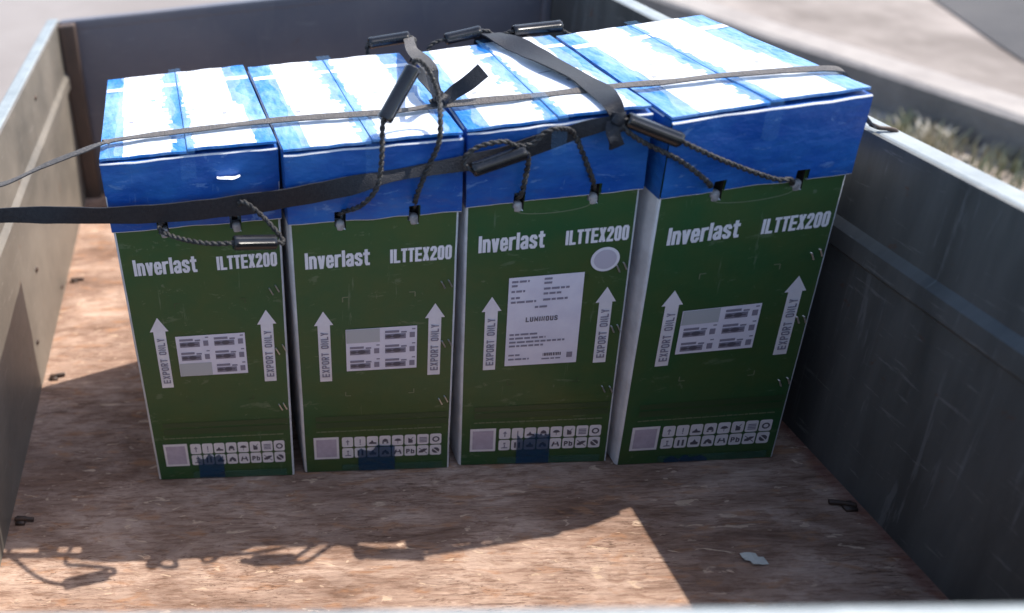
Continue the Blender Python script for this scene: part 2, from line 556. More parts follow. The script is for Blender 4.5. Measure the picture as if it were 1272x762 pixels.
# ------------------------------------------------------------------ trailer
XL, XR, YF, YB, HW = -0.165, 0.7305, -0.445, 0.763, 0.3726
tr = thing('trailer', 'grey open box trailer with weathered plywood floor and four cartons aboard', 'trailer', (0, 0, 0))
v, f = box_vs(XL - .004, XR + .004, YF - .004, YB + .004, -.018, 0.0)
mesh('floor_board', v, f, M['floor'], tr)
def side_wall(name, x, s, mt):
    """pressed steel side with one horizontal rib; s=+1: the inside faces +x"""
    zr0, zr1 = .240, .276
    prof = [(0, -.03), (0, zr0), (.007, zr0 + .008), (.007, zr1 - .008), (0, zr1), (0, HW + .0005)]
    n = 40
    vs, fs = [], []
    y0, y1 = YF, YB
    for i in range(n + 1):
        y = y0 + (y1 - y0) * i / n
        for k, (d, z) in enumerate(prof):
            zz = z
            dd = d + .0022 * noise.noise((y * 5, z * 8, 3 + x)) * (0 < k < 5)
            vs.append((x + s * dd, y, zz))
        for k, (d, z) in reversed(list(enumerate(prof))):
            vs.append((x + s * (d - .004) - s * .0, y, z))
    K = 2 * len(prof)
    for i in range(n):
        for k in range(K):
            a, b = i * K + k, i * K + (k + 1) % K
            fs.append((a, b, b + K, a + K) if s < 0 else (a, a + K, b + K, b))
    fs.append(tuple(range(K)))
    fs.append(tuple(reversed([n * K + k for k in range(K)])))
    o = mesh(name, vs, fs, mt, tr)
    return o
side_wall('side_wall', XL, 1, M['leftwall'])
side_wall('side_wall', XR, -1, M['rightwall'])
# rims: folded square edges along the top of each side
box('top_rim', XL - .027, XL - .0045, YF - .03, YB + .03, HW - .022, HW, M['rimpaint'], tr, .004)
box('top_rim', XR + .0045, XR + .028, YF - .03, YB + .03, HW - .022, HW, M['rimpaint'], tr, .004)
fw = box('front_panel', XL, XR, YB, YB + .006, -.03, HW - .001, M['backwall'], tr)
box('top_rim', XL + .002, XR - .002, YB - .001, YB + .024, HW - .020, HW - .0015, M['backwall'], tr, .003)
box('corner_post', XL + .0005, XL + .032, YB - .022, YB - .0005, -.001, HW - .003, M['post'], tr, .003)
box('corner_post', XR - .014, XR - .0005, YB - .016, YB - .0005, -.001, HW - .003, M['backwall'], tr, .003)
for nm, y0, y1, z0, z1, mm, bv in (('tailgate', -.0075, -.0015, -.03, HW - .006, 'rightwall', 0), ('tailgate_rim', -.030, 0, HW - .024, HW + .001, 'rimpaint', .004)):
    gy = lambda x: -.4277 - .0149 * (x + .0233)
    xa, xb = (XL + .001, XR - .001) if nm == 'tailgate' else (XL - .0005, XR + .0005)
    v, f = box_vs(xa, xb, 0, 1, z0, z1)
    v = [(x, gy(x) + (y1 if y else y0), z) for x, y, z in v]
    o = mesh(nm, v, f, M[mm], tr)
    if bv:
        bevel(o, bv)
# chassis below
for yy in (-.25, .2, .6):
    box('cross_member', XL, XR, yy, yy + .04, -.06, -.0185, M['bolt'], tr)
def wheel(x, s):
    vs, fs = [], []
    prof = [(0, .06), (.0, .13), (.02, .16), (.02, .22), (.01, .245), (.03, .262), (.11, .262), (.13, .245), (.12, .22), (.12, .16)]
    S = 36
    for d, r in prof:
        for k in range(S):
            a = 2 * math.pi * k / S
            vs.append((x + s * d, .16 + r * math.cos(a), -.286 + r * math.sin(a)))
    mi = []
    for i in range(len(prof) - 1):
        for k in range(S):
            q, w_ = i * S + k, i * S + (k + 1) % S
            fs.append((q, w_, w_ + S, q + S))
            mi.append(0 if i < 3 else 1)
    mesh('wheel', vs, fs, [M['rimpaint'], M['rubber']], tr, True, mi)
wheel(XL - .19, 1)
wheel(XR + .19, -1)
av, af = [], []
tube_into(av, af, [Vector((XL - .2, .16, -.286)), Vector((XR + .2, .16, -.286))], .02, 10)
mesh('axle', av, af, M['bolt'], tr)
for xx in (XL + .15, XR - .15):
    box('spring_hanger', xx - .02, xx + .02, .13, .19, -.27, -.06, M['bolt'], tr)
# floor tie hooks and wall rivets
def hook(x, y, s, ang):
    vs, fs = [], []
    c, si = math.cos(ang), math.sin(ang)
    base = [(-.004, 0, .004), (.004, 0, .0042), (.012, 0, .0036), (.018, 0, .0026)]
    tube_into(vs, fs, catmull([(x + s * px * c, y + px * si, pz) for px, _, pz in base], 4), .0024, 8)
    b = len(vs)
    for dx, dy, dz in ((-.003, -.006, .0006), (.008, -.006, .0006), (.008, .006, .0006), (-.003, .006, .0006), (-.003, -.005, .004), (.007, -.005, .003), (.007, .005, .003), (-.003, .005, .004)):
        vs.append(Vector((x + s * dx, y + dy, dz)))
    fs += [tuple(b + k for k in f_) for f_ in ((3, 2, 1, 0), (4, 5, 6, 7), (0, 1, 5, 4), (1, 2, 6, 5), (2, 3, 7, 6), (3, 0, 4, 7))]
    mesh('floor_hook', vs, fs, M['bolt'], tr, True)
hook(-.153, .443, 1, .1)
hook(-.152, .198, 1, .25)
hook(-.155, -.047, 1, 0)
hook(.719, -.067, -1, .3)
def rivet(x, y, z, s):
    vs, fs = [], []
    S = 10
    for d, r in ((0, .0042), (.0018, .0036), (.003, .0016)):
        for k in range(S):
            a = 6.283 * k / S
            vs.append((x + s * d, y + r * math.cos(a), z + r * math.sin(a)))
    for i in range(2):
        for k in range(S):
            q, w_ = i * S + k, i * S + (k + 1) % S
            fs.append((q, w_, w_ + S, q + S))
    fs.append(tuple(2 * S + k for k in range(S)))
    mesh('rivet', vs, fs, M['bolt'], tr, True)
rivet(XL, .2013, .0631, 1)
rivet(XL, .2715, .1385, 1)
rivet(XL, .46, .335, 1)
rivet(XL, .40, .02, 1)
# scrap of paper on the floor
vs, fs = [], []
for i in range(5):
    for j in range(4):
        x, y = .584 + i * .0048, -.130 + j * .0042
        vs.append((x + .002 * noise.noise((i, j, 1)), y + .002 * noise.noise((i, j, 5)), .002 + .0045 * abs(noise.noise((i * .7, j * .7, 3)))))
for i in range(4):
    for j in range(3):
        if (i, j) in ((0, 0), (3, 2)):
            continue
        a = i * 4 + j
        fs.append((a, a + 4, a + 5, a + 1))
o = mesh('paper_scrap', vs, fs, M['scrap'])
tag(o, 'small crumpled white paper scrap on the shaded plywood floor', 'paper scrap')

# ------------------------------------------------------------------ lettering: stroke alphabet, heavy condensed
G = {  # strokes in a unit box, x 0..1 between stroke centres, y 0..1 cap height
 'I': [[(.5, 0), (.5, 1)]],
 'n': [[(0, 0), (0, .78)], [(0, .60), (.3, .71), (.75, .71), (1, .60), (1, 0)]],
 'v': [[(0, .78), (.42, .05), (.58, .05), (1, .78)]],
 'e': [[(0, .40), (1, .40), (1, .60), (.75, .71), (.25, .71), (0, .60), (0, .17), (.25, .07), (.75, .07), (1, .17), (1, .27)]],
 'r': [[(0, 0), (0, .78)], [(0, .56), (.45, .70), (1, .71)]],
 'l': [[(.5, 0), (.5, 1)]],
 'a': [[(0, .53), (0, .62), (.25, .71), (.75, .71), (1, .62), (1, 0)], [(1, .42), (.3, .38), (0, .28), (0, .16), (.25, .07), (.6, .07), (1, .18)]],
 's': [[(1, .52), (1, .62), (.75, .71), (.25, .71), (0, .62), (0, .50), (1, .30), (1, .16), (.75, .07), (.25, .07), (0, .16), (0, .26)]],
 't': [[(.42, .96), (.42, .17), (.62, .07), (1, .07)], [(0, .70), (1, .70)]],
 'L': [[(0, 1), (0, .07), (1, .07)]],
 'T': [[(.5, 0), (.5, .90)], [(0, .93), (1, .93)]],
 'E': [[(1, .93), (0, .93), (0, .07), (1, .07)], [(0, .5), (1, .5)]],
 'X': [[(0, 0), (1, 1)], [(0, 1), (1, 0)]],
 '2': [[(0, .68), (0, .84), (.25, .93), (.75, .93), (1, .84), (1, .66), (0, .16), (0, .07), (1, .07)]],
 '0': [[(0, .5), (0, .84), (.25, .93), (.75, .93), (1, .84), (1, .16), (.75, .07), (.25, .07), (0, .16), (0, .5)]],
 'P': [[(0, 0), (0, .93), (.75, .93), (1, .84), (1, .58), (.75, .48), (0, .48)]],
 'O': [[(0, .5), (0, .84), (.25, .93), (.75, .93), (1, .84), (1, .16), (.75, .07), (.25, .07), (0, .16), (0, .5)]],
 'R': [[(0, 0), (0, .93), (.75, .93), (1, .84), (1, .60), (.75, .50), (0, .50)], [(.5, .48), (1, 0)]],
 'N': [[(0, 0), (0, .97), (1, .03), (1, 1)]],
 'Y': [[(0, 1), (.5, .45), (1, 1)], [(.5, .47), (.5, 0)]],
 'U': [[(0, 1), (0, .16), (.25, .07), (.75, .07), (1, .16), (1, 1)]],
 'M': [[(0, 0), (0, .97), (.5, .25), (1, .97), (1, 0)]],
 'S': [[(1, .70), (1, .84), (.75, .93), (.25, .93), (0, .84), (0, .62), (1, .38), (1, .16), (.75, .07), (.25, .07), (0, .16), (0, .30)]],
 'b': [[(0, 1), (0, .07), (.75, .07), (1, .17), (1, .58), (.75, .68), (0, .68)]],
}
WID = {'I': .0, 'l': .0, 't': .72, 'r': .72, 'M': 1.35, 'T': .9, 'X': 1.1}

class Flat:
    """collects flat printed polygons in 2-D (s across, h up, layer)"""
    def __init__(self):
        self.v, self.f, self.m = [], [], []
    def poly(self, pts, layer=0, mi=0):
        b = len(self.v)
        self.v += [(p[0], p[1], layer) for p in pts]
        self.f.append(tuple(range(b, b + len(pts))))
        self.m.append(mi)
    def rect(self, x0, y0, x1, y1, layer=0, mi=0, r=0.0):
        if r:
            pts = []
            for cx, cy, a0 in ((x1 - r, y0 + r, -90), (x1 - r, y1 - r, 0), (x0 + r, y1 - r, 90), (x0 + r, y0 + r, 180)):
                for k in range(4):
                    a = math.radians(a0 + 30 * k)
                    pts.append((cx + r * math.cos(a), cy + r * math.sin(a)))
            self.poly(pts, layer, mi)
        else:
            self.poly([(x0, y0), (x1, y0), (x1, y1), (x0, y1)], layer, mi)
    def grid(self, x0, y0, x1, y1, nx, ny, layer=0, mi=0):
        for i in range(nx):
            for j in range(ny):
                self.rect(x0 + (x1 - x0) * i / nx, y0 + (y1 - y0) * j / ny, x0 + (x1 - x0) * (i + 1) / nx, y0 + (y1 - y0) * (j + 1) / ny, layer, mi)
    def disc(self, cx, cy, r, layer=0, mi=0, n=28, ry=None):
        ry = ry or r
        self.poly([(cx + r * math.cos(6.28318 * k / n), cy + ry * math.sin(6.28318 * k / n)) for k in range(n)], layer, mi)
    def stroke(self, pts, t, layer=0, mi=0, tx=None):
        """mitred thick polyline; tx = horizontal stroke thickness when different"""
        pts = [Vector(p) for p in pts]
        L_, R_ = [], []
        closed = (pts[0] - pts[-1]).length < 1e-7
        n = len(pts)
        for i, p in enumerate(pts):
            if closed:
                d0 = (p - pts[i - 1 if i else -2]).normalized()
                d1 = (pts[i + 1 if i < n - 1 else 1] - p).normalized()
            else:
                d0 = (p - pts[i - 1]).normalized() if i else (pts[1] - p).normalized()
                d1 = (pts[i + 1] - p).normalized() if i < n - 1 else d0
            nrm = (Vector((-d0.y, d0.x)) + Vector((-d1.y, d1.x))).normalized()
            k = 1 / max(.45, nrm.dot(Vector((-d0.y, d0.x))))
            L_.append(p + nrm * t / 2 * k)
            R_.append(p - nrm * t / 2 * k)
        for i in range(n - 1):
            self.poly([R_[i], R_[i + 1], L_[i + 1], L_[i]], layer, mi)
    def text(self, s, x, y, w, h, t, gap, layer=0, mi=0, rot=False):
        """text fitted in width w (total) and cap height h; t = stroke thickness; rot: reads upward"""
        units = [WID.get(c, 1.0) if c != ' ' else .6 for c in s]
        n = len(s)
        cw = (w - n * t - (n - 1) * gap) / max(.01, sum(units))
        cx = 0.0
        for c, u in zip(s, units):
            if c == ' ':
                cx += cw * u + t + gap
                continue
            for k, stx in enumerate(G[c]):
                g = []
                for px, py in stx:
                    gx = cx + t / 2 + (px * cw * u if u else 0)
                    gy = py * h
                    g.append((x - gy, y + gx) if rot else (x + gx, y + gy))
                for e, o_ in ((0, 1), (-1, -2)):
                    if stx[0] != stx[-1] and abs(stx[e][1] - stx[o_][1]) < .02 and stx[e][0] in (0, 1):
                        dv = Vector(g[e]) - Vector(g[o_])
                        g[e] = tuple(Vector(g[e]) + dv.normalized() * t / 2)
                self.stroke(g, t, layer + k * .25, mi)
            cx += cw * u + t + gap
    def build(self, name, mats, parent, fn, base=.0004, step=.00025, kind=None):
        vs = [fn(a, b, base + l * step) for a, b, l in self.v]
        o = mesh(name, vs, self.f, mats, parent, False, self.m)
        return o

# ------------------------------------------------------------------ cartons
H = 0.43
LID0 = 0.345                                   # lower edge of the blue lid
CART = [  # front top L,R   front bottom L,R   back top L,R
 ((-.0048, .0048), (.1719, .0073), (.0072, .0022), (.1695, .0009), (-.0170, .2420), (.1548, .2480)),
 ((.1750, -.0110), (.3422, -.0078), (.1800, .0038), (.3455, .0021), (.1586, .2380), (.3421, .2370)),
 ((.3471, -.0010), (0.5115, 0.0015, 0.4358), (.3548, .0049), (.5168, .0018), (.3555, .2300), (.5190, .2480)),
 ((.5215, -.0128), (.7037, .0110), (.5215, -.0044), (.6884, -.0023), (.5225, .2400), (.6985, .2640)),
]
CLABEL = [
 'leftmost blue and green battery carton, its rope handle hanging down in front',
 'second carton from the left, its black grip standing upright above the lid',
 'third carton from the left with a large white sheet sticker and round white dot',
 'rightmost battery carton beside the dark trailer wall, grip pulled left off its lid',
]

class Carton:
    def __init__(self, i):
        ftl, ftr, fbl, fbr, btl, btr = CART[i]
        self.i = i
        V3 = lambda p, z: Vector((p[0], p[1], p[2] if len(p) > 2 else z))
        bbl = (fbl[0] * .75 + btl[0] * .25, btl[1] - .004)
        bbr = (fbr[0] * .75 + btr[0] * .25, btr[1] - .008)
        self.c = [V3(fbl, 0.0012), V3(fbr, 0.0012), V3(bbl, .0012), V3(bbr, .0012), V3(ftl, H), V3(ftr, H), V3(btl, H), V3(btr, H)]
        self.root = thing('battery_carton', CLABEL[i], 'carton', (0, 0, 0), 'battery cartons standing in a row on the trailer')
    def P(self, u, d, w):
        c = self.c
        a = c[0].lerp(c[1], u).lerp(c[2].lerp(c[3], u), d)
        b = c[4].lerp(c[5], u).lerp(c[6].lerp(c[7], u), d)
        return a.lerp(b, w)
    def front(self, s, h, off=0.0):
        """point on the front face: s = metres across (0..WF), h = metres up"""
        u, w = s / WF, h / H
        p = self.P(u, 0, w)
        n = (self.P(u + .01, 0, w) - self.P(u - .01, 0, w)).cross(self.P(u, 0, w + .01) - self.P(u, 0, w - .01)).normalized()
        ins = .0026 if w < LID0 / H else 0.0
        return p + n * (off - ins)
    def top(self, s, d, off=0.0):
        return self.P(s, d, 1.0) + Vector((0, 0, off))
WF = 0.170
HOLES = ((.272, .338), (.700, .766))
HZ0, HZ1 = .336, .3575

def carton_shell(C):
    i = C.i
    us = [0, .03, .12, .2, HOLES[0][0], HOLES[0][1], .42, .5, .58, .64, HOLES[1][0], HOLES[1][1], .84, .9, .97, 1]
    # --- body: four sides inset from the lid, plus bottom
    vs, fs, mi = [], [], []
    zs = [0, .012, .05, .1, .15, .2, .25, .29, .32, HZ0, LID0 - .001, HZ1, .40]
    def q(a, b, c, d, m):
        k = len(vs)
        vs.extend([a, b, c, d])
        fs.append((k, k + 1, k + 2, k + 3))
        mi.append(m)
    inset = .0026
    cen = lambda z: C.P(.5, .5, z / H)
    def side(fn, A, Z, m, holes=False):
        for a0, a1 in zip(A, A[1:]):
            for z0, z1 in zip(Z, Z[1:]):
                if holes and any(abs(a0 - h[0]) < 1e-6 for h in HOLES) and HZ0 - 1e-6 <= z0 < HZ1 - 1e-6:
                    continue
                q(fn(a0, z0), fn(a1, z0), fn(a1, z1), fn(a0, z1), m)
    def F(u, z): return C.front(u * WF, z, 0.0) if z < LID0 else C.front(u * WF, z, -.0026)
    def shrink(u): return .005 + u * .990
    def Fp(u, z): return F(shrink(u), z)
    def Lp(d, z): return C.P(shrink(0), d, z / H) + Vector((.0006 * noise.noise((d * 4, z * 12, i + 9)), .0026 * (1 - 2 * d), 0))
    def Rp(d, z): return C.P(shrink(1), d, z / H) + Vector((.0006 * noise.noise((d * 4, z * 12, i + 5)), .0026 * (1 - 2 * d), 0))
    def Bp(u, z): return C.P(shrink(u), 1, z / H) - Vector((0, .0026, 0))
    ds = [0, .1, .3, .5, .7, .9, 1]
    side(Fp, us, zs, 0, True)
    side(lambda d, z: Rp(d, z), ds, zs, 1)
    side(lambda d, z: Lp(1 - d, z), ds, zs, 1)
    side(lambda u, z: Bp(1 - u, z), us, zs, 0)
    q(Lp(0, 0), Lp(1, 0), Rp(1, 0), Rp(0, 0), 1)
    # recessed hand holes
    dep = Vector((0, .016, 0))
    for h0, h1 in HOLES:
        a, b, c_, d_ = Fp(h0, HZ0), Fp(h1, HZ0), Fp(h1, HZ1), Fp(h0, HZ1)
        for p0, p1 in ((a, b), (b, c_), (c_, d_), (d_, a)):
            q(p0, p1, p1 + dep, p0 + dep, 2)
        q(a + dep, b + dep, c_ + dep, d_ + dep, 2)
    body = mesh('carton_body', vs, fs, [M['green'], M['card'], M['hole']], C.root, False, mi)
    bm = bmesh.new(); bm.from_mesh(body.data)
    bmesh.ops.remove_doubles(bm, verts=bm.verts, dist=.0004)
    bm.to_mesh(body.data); bm.free()
    bevel(body, .0026, 2, 50).modifiers['bevel'].material = 1
    # --- lid: telescoping cap, notched at the hand holes
    vs, fs, mi = [], [], []
    zt = H - .0045
    zl = [LID0, HZ1, .372, .388, .402, .415, zt]
    U2 = sorted(set(us + [.08, .16, .37, .46, .54, .61, .8]))
    def dent(p, k):
        return (.0016 if k != 1 else .0026) * noise.noise((p.x * 16, p.y * 16, p.z * 18 + k)) + .0010 * noise.noise((p.x * 45, p.y * 45, p.z * 45 + k))
    def LF(u, z):
        p = C.P(u, 0, z / H)
        if z == zt:
            p.z += .0016 * noise.noise((u * 7, i * 2.3, 8)) - .0008
        return p + Vector((0, dent(p, 1) - .0022 * math.sin(math.pi * u) * math.sin(math.pi * (z - LID0) / (H - LID0)), .0014 * noise.noise((u * 7, i, 2)) * (z < LID0 + .001)))
    def LR(d, z):
        p = C.P(1, d, z / H)
        return p + Vector((.4 * dent(p, 2), 0, 0))
    def LL(d, z):
        p = C.P(0, d, z / H)
        return p + Vector((.4 * dent(p, 4), 0, 0))
    def LB(u, z):
        return C.P(u, 1, z / H)
    DD = [0, .06, .14, .25, .38, .5, .62, .75, .86, .94, 1]
    def side2(fn, A, Z, holes=False):
        for a0, a1 in zip(A, A[1:]):
            for z0, z1 in zip(Z, Z[1:]):
                if holes and any(h[0] - 1e-6 <= a0 < h[1] - 1e-6 for h in HOLES) and z0 < HZ1 - 1e-6:
                    continue
                q(fn(a0, z0), fn(a1, z0), fn(a1, z1), fn(a0, z1), 0)
    side2(LF, U2, zl, True)
    side2(LR, DD, zl)
    side2(lambda d, z: LL(1 - d, z), DD, zl)
    side2(lambda u, z: LB(1 - u, z), U2, zl)
    def LT(u, d):
        p = C.P(u, d, zt / H)
        if u in (0, 1) or d in (0, 1):
            return (LF(u, zt) if d == 0 else LB(u, zt) if d == 1 else LL(d, zt) if u == 0 else LR(d, zt))
        return p - Vector((0, 0, .0015 * math.sin(math.pi * u) * math.sin(math.pi * d)))
    for u0, u1 in zip(U2, U2[1:]):
        for d0, d1 in zip(DD, DD[1:]):
            q(LT(u0, d0), LT(u1, d0), LT(u1, d1), LT(u0, d1), 0)
    # lower edge thickness back to the body
    for u0, u1 in zip(U2, U2[1:]):
        if any(h[0] - 1e-6 <= u0 < h[1] - 1e-6 for h in HOLES):
            continue
        a, b = LF(u0, LID0), LF(u1, LID0)
        q(a + Vector((0, .0035, 0)), b + Vector((0, .0035, 0)), b, a, 1)
    lid = mesh('lid', vs, fs, [M['blue'], M['card']], C.root, False, mi)
    bm = bmesh.new(); bm.from_mesh(lid.data)
    bmesh.ops.remove_doubles(bm, verts=bm.verts, dist=.0003)
    bm.to_mesh(lid.data); bm.free()
    for p in lid.data.polygons:
        p.use_smooth = True
    lid.data.set_sharp_from_angle(angle=math.radians(40))
    bevel(lid, .0014, 2, 50).modifiers['bevel'].material = 1
    # --- two top flaps meeting in the middle
    rr = random.Random(31 + i)
    for k, (u0, u1) in enumerate(((.004, .497), (.503, .996))):
        vs, fs = [], []
        lift = (.0008, .0026)[k] if i != 1 else (.0010, .0018)[k]
        nu, nd = 10, 12
        for s_ in (1, 0):
            for a in range(nu + 1):
                for b in range(nd + 1):
                    u = u0 + (u1 - u0) * a / nu
                    d = .010 + .990 * b / nd
                    z = lift * max(0, 1 - d / .45) * (1 if k else .6) * (a / nu if not k else 1 - a / nu * .3) + .0011 * noise.noise((u * 9, d * 7, i * 4.7)) + .0004
                    vs.append(C.P(u, d, zt / H) + Vector((0, 0, z + (.0034 if s_ else .0008))))
        q0 = (nu + 1) * (nd + 1)
        for a in range(nu):
            for b in range(nd):
                p0 = a * (nd + 1) + b
                fs.append((p0, p0 + nd + 1, p0 + nd + 2, p0 + 1))
                fs.append((q0 + p0, q0 + p0 + 1, q0 + p0 + nd + 2, q0 + p0 + nd + 1))
        per = [a * (nd + 1) for a in range(nu + 1)] + [nu * (nd + 1) + b for b in range(1, nd + 1)] + [a * (nd + 1) + nd for a in range(nu - 1, -1, -1)] + [b for b in range(nd - 1, 0, -1)]
        for p0, p1 in zip(per, per[1:] + per[:1]):
            fs.append((p0, q0 + p0, q0 + p1, p1))
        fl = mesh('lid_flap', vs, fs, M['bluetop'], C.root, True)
        fl.data.set_sharp_from_angle(angle=math.radians(40))
        C_flap = (u0, u1, lift, k)
        # white panel with a ragged edge on each flap, lying on the flap
        def flz(u, d, off):
            aa = (u - u0) / (u1 - u0)
            z = lift * max(0, 1 - d / .45) * (1 if k else .6) * (aa if not k else 1 - aa * .3) + .0011 * noise.noise((u * 9, d * 7, i * 4.7)) + .0004
            return C.P(u, d, zt / H) + Vector((0, 0, z + .0034 + off))
        F_ = Flat()
        rows = 64
        base = ((.13, .415), (.15, .44), (.12, .42), (.14, .43))[i] if k == 0 else ((.535, .87), (.55, .88), (.54, .90), (.545, .86))[i]
        jl = jr = 0.0
        for r_ in range(rows):
            d0, d1 = .013 + .985 * r_ / rows, .013 + .985 * (r_ + 1) / rows
            if r_ % 2 == 0:
                jl = rr.uniform(-.006, .006)
                jl *= .4
                jr = rr.choice((-.022, -.012, 0, .006, .018)) if k == 0 else rr.uniform(-.004, .004)
                if k == 1:
                    jl = rr.choice((-.012, -.006, 0, .004, .010))
            sh_ = .018 if d0 < .45 else -.012
            if k == 1 and d0 > .5:
                sh_ -= .022
            xl, xr = base[0] + jl + sh_ * .4, base[1] + jr + sh_
            if .79 < d0 < .835:
                xl, xr = (u0 + .004, u1 - .004)
            ns = 8
            for c in range(ns):
                F_.rect(xl + (xr - xl) * c / ns, d0, xl + (xr - xl) * (c + 1) / ns, d1)
        F_.build('top_panel', M['topwhite'], C.root, lambda a, b, o: flz(a, b, o), .0003)
        F3 = Flat()  # painted glare: pale fringe spread wider than the white panel
        for r_ in range(24):
            d0, d1 = .02 + .97 * r_ / 24, .02 + .97 * (r_ + 1) / 24
            e0 = base[0] - .035 + .05 * noise.noise((d0 * 6, i * 3 + k, 1))
            e1 = base[1] + .045 + .06 * noise.noise((d0 * 7, i * 3 + k, 9))
            e0, e1 = max(u0 + .004, e0), min(u1 - .004, e1)
            f0 = max(u0 + .004, base[0] - .035 + .05 * noise.noise((d1 * 6, i * 3 + k, 1)))
            f1 = min(u1 - .004, base[1] + .045 + .06 * noise.noise((d1 * 7, i * 3 + k, 9)))
            for c in range(6):
                F3.poly([(e0 + (e1 - e0) * c / 6, d0), (e0 + (e1 - e0) * (c + 1) / 6, d0), (f0 + (f1 - f0) * (c + 1) / 6, d1), (f0 + (f1 - f0) * c / 6, d1)])
        F3.build('glare_veil', M['film'], C.root, lambda a, b, o: flz(a, b, o), .0007)
        F2 = Flat()
        cx = .27 if k == 0 else .70
        F2.rect(cx - .05, .50, cx + .03, .508, 1)
        F2.build('faint_print', M['inksoft'], C.root, lambda a, b, o: flz(a, b, o), .0003)
        F2 = Flat()
        F2.rect(cx + .05 * k - .10 * (1 - k), .36, cx + .05 * k - .10 * (1 - k) + .03, .385, 1)
        F2.build('faint_print', M['inksoft'], C.root, lambda a, b, o: flz(a, b, o), .0003)
    # --- clear tape over the seam, running down the front
    vs, fs = [], []
    NT = 26
    wig = [rr.uniform(-.012, .012) for _ in range(NT + 1)]
    for j in range(NT + 1):
        for a in range(5):
            u = .455 + .085 * a / 4 + wig[j] * (.3 if a in (0, 4) else 0)
            if j <= 16:
                d = 1.0 - j / 16 * 1.006
                p = C.P(u, d, 1) + Vector((0, 0, .0044 + .0007 * noise.noise((u * 20, d * 14, i))))
            else:
                zz = H + .003 - (j - 16) / 10 * (.034 + .012 * noise.noise((u * 9, i, 0)))
                p = C.P(u, 0, zz / H) + Vector((0, -.0042 - .0008 * noise.noise((u * 20, zz * 60, i)), 0))
            vs.append(p)
    for j in range(NT):
        for a in range(4):
            p0 = j * 5 + a
            fs.append((p0, p0 + 1, p0 + 6, p0 + 5))
    mesh('packing_tape', vs, fs, M['tape'], C.root, True)

def ragged_tape(C, s0, s1, h0, h1, m, name, seed, teeth=14, off=.0016):
    r2 = random.Random(seed)
    F_ = Flat()
    xs = [s0]
    while xs[-1] < s1 - .004:
        xs.append(min(s1, xs[-1] + r2.uniform(.002, .009)))
    tops = [h1 + r2.uniform(-.0075, .003) for _ in xs]
    for k in range(len(xs) - 1):
        F_.poly([(xs[k], h0), (xs[k + 1], h0), (xs[k + 1], max(h0 + .002, tops[k + 1])), (xs[k], max(h0 + .002, tops[k]))])
    F_.build(name, m, C.root, C.front, off)

def icon(F_, r, k, x, y, s):
    """sixteen small handling pictograms, drawn inside a square at x,y of side s"""
    S = lambda pts, t, m=1: F_.stroke([(x + a * s, y + b * s) for a, b in pts], t * s, 1, m)
    Pg = lambda pts, m=1: F_.poly([(x + a * s, y + b * s) for a, b in pts], 1, m)
    R_ = lambda a, b, c, d, m=1: F_.rect(x + a * s, y + b * s, x + c * s, y + d * s, 1, m)
    if r == 1:
        if k == 0: R_(.45, .15, .55, .55, 2); Pg([(.3, .55), (.7, .55), (.5, .85)], 2)
        if k == 1: R_(.45, .35, .55, .85, 2); R_(.45, .15, .55, .27, 2)
        if k == 2: Pg([(.15, .2), (.85, .2), (.85, .38), (.6, .42), (.45, .7), (.3, .45), (.15, .38)], 1 if C_ISDARK else 2)
        if k == 3: Pg([(.2, .4), (.3, .7), (.5, .82), (.7, .7), (.8, .4)]); R_(.2, .2, .38, .36); R_(.62, .2, .8, .36)
        if k == 4: Pg([(.15, .5), (.3, .72), (.5, .78), (.7, .72), (.85, .5), (.5, .42)]); R_(.47, .15, .53, .41, 2)
        if k == 5: Pg([(.3, .15), (.7, .15), (.72, .5), (.28, .8)]); S([(.75, .85), (.35, .3)], .07)
        if k == 6:
            for a in range(4):
                R_(.15, .16 + a * .18, .85, .27 + a * .18, 2)
        if k == 7: S([(.5 + .28 * math.cos(a * 6.2832 / 10), .5 + .28 * math.sin(a * 6.2832 / 10)) for a in range(11)], .14)
    else:
        if k == 0: Pg([(.2, .15), (.8, .15), (.8, .25), (.55, .3), (.55, .6), (.45, .6), (.45, .3), (.2, .25)], 2); R_(.4, .65, .6, .85, 2)
        if k == 1: R_(.22, .15, .40, .85); R_(.60, .15, .78, .85)
        if k == 2: Pg([(.2, .2), (.8, .2), (.85, .45), (.65, .55), (.5, .85), (.35, .55), (.15, .45)])
        if k == 3: Pg([(.12, .2), (.35, .2), (.45, .45), (.65, .2), (.88, .2), (.8, .55), (.5, .8), (.25, .6)])
        if k == 4: S([(.2, .2), (.35, .75)], .14); S([(.8, .2), (.65, .75)], .14); R_(.3, .42, .7, .54)
        if k == 5:
            F_.text('P', x + .10 * s, y + .22 * s, .34 * s, .55 * s, .12 * s, 0, 1, 1)
            F_.text('b', x + .54 * s, y + .22 * s, .34 * s, .55 * s, .12 * s, 0, 1, 1)
        if k == 6: Pg([(.1, .25), (.45, .25), (.85, .6), (.9, .75), (.55, .75), (.1, .45)]); S([(.1, .85), (.9, .15)], .07)
        if k == 7: Pg([(.5 + .36 * math.cos(a * 6.2832 / 12), .5 + .36 * math.sin(a * 6.2832 / 12)) for a in range(12)]); F_.stroke([(x + .2 * s, y + .8 * s), (x + .8 * s, y + .2 * s)], .1 * s, 2, 0)
C_ISDARK = True

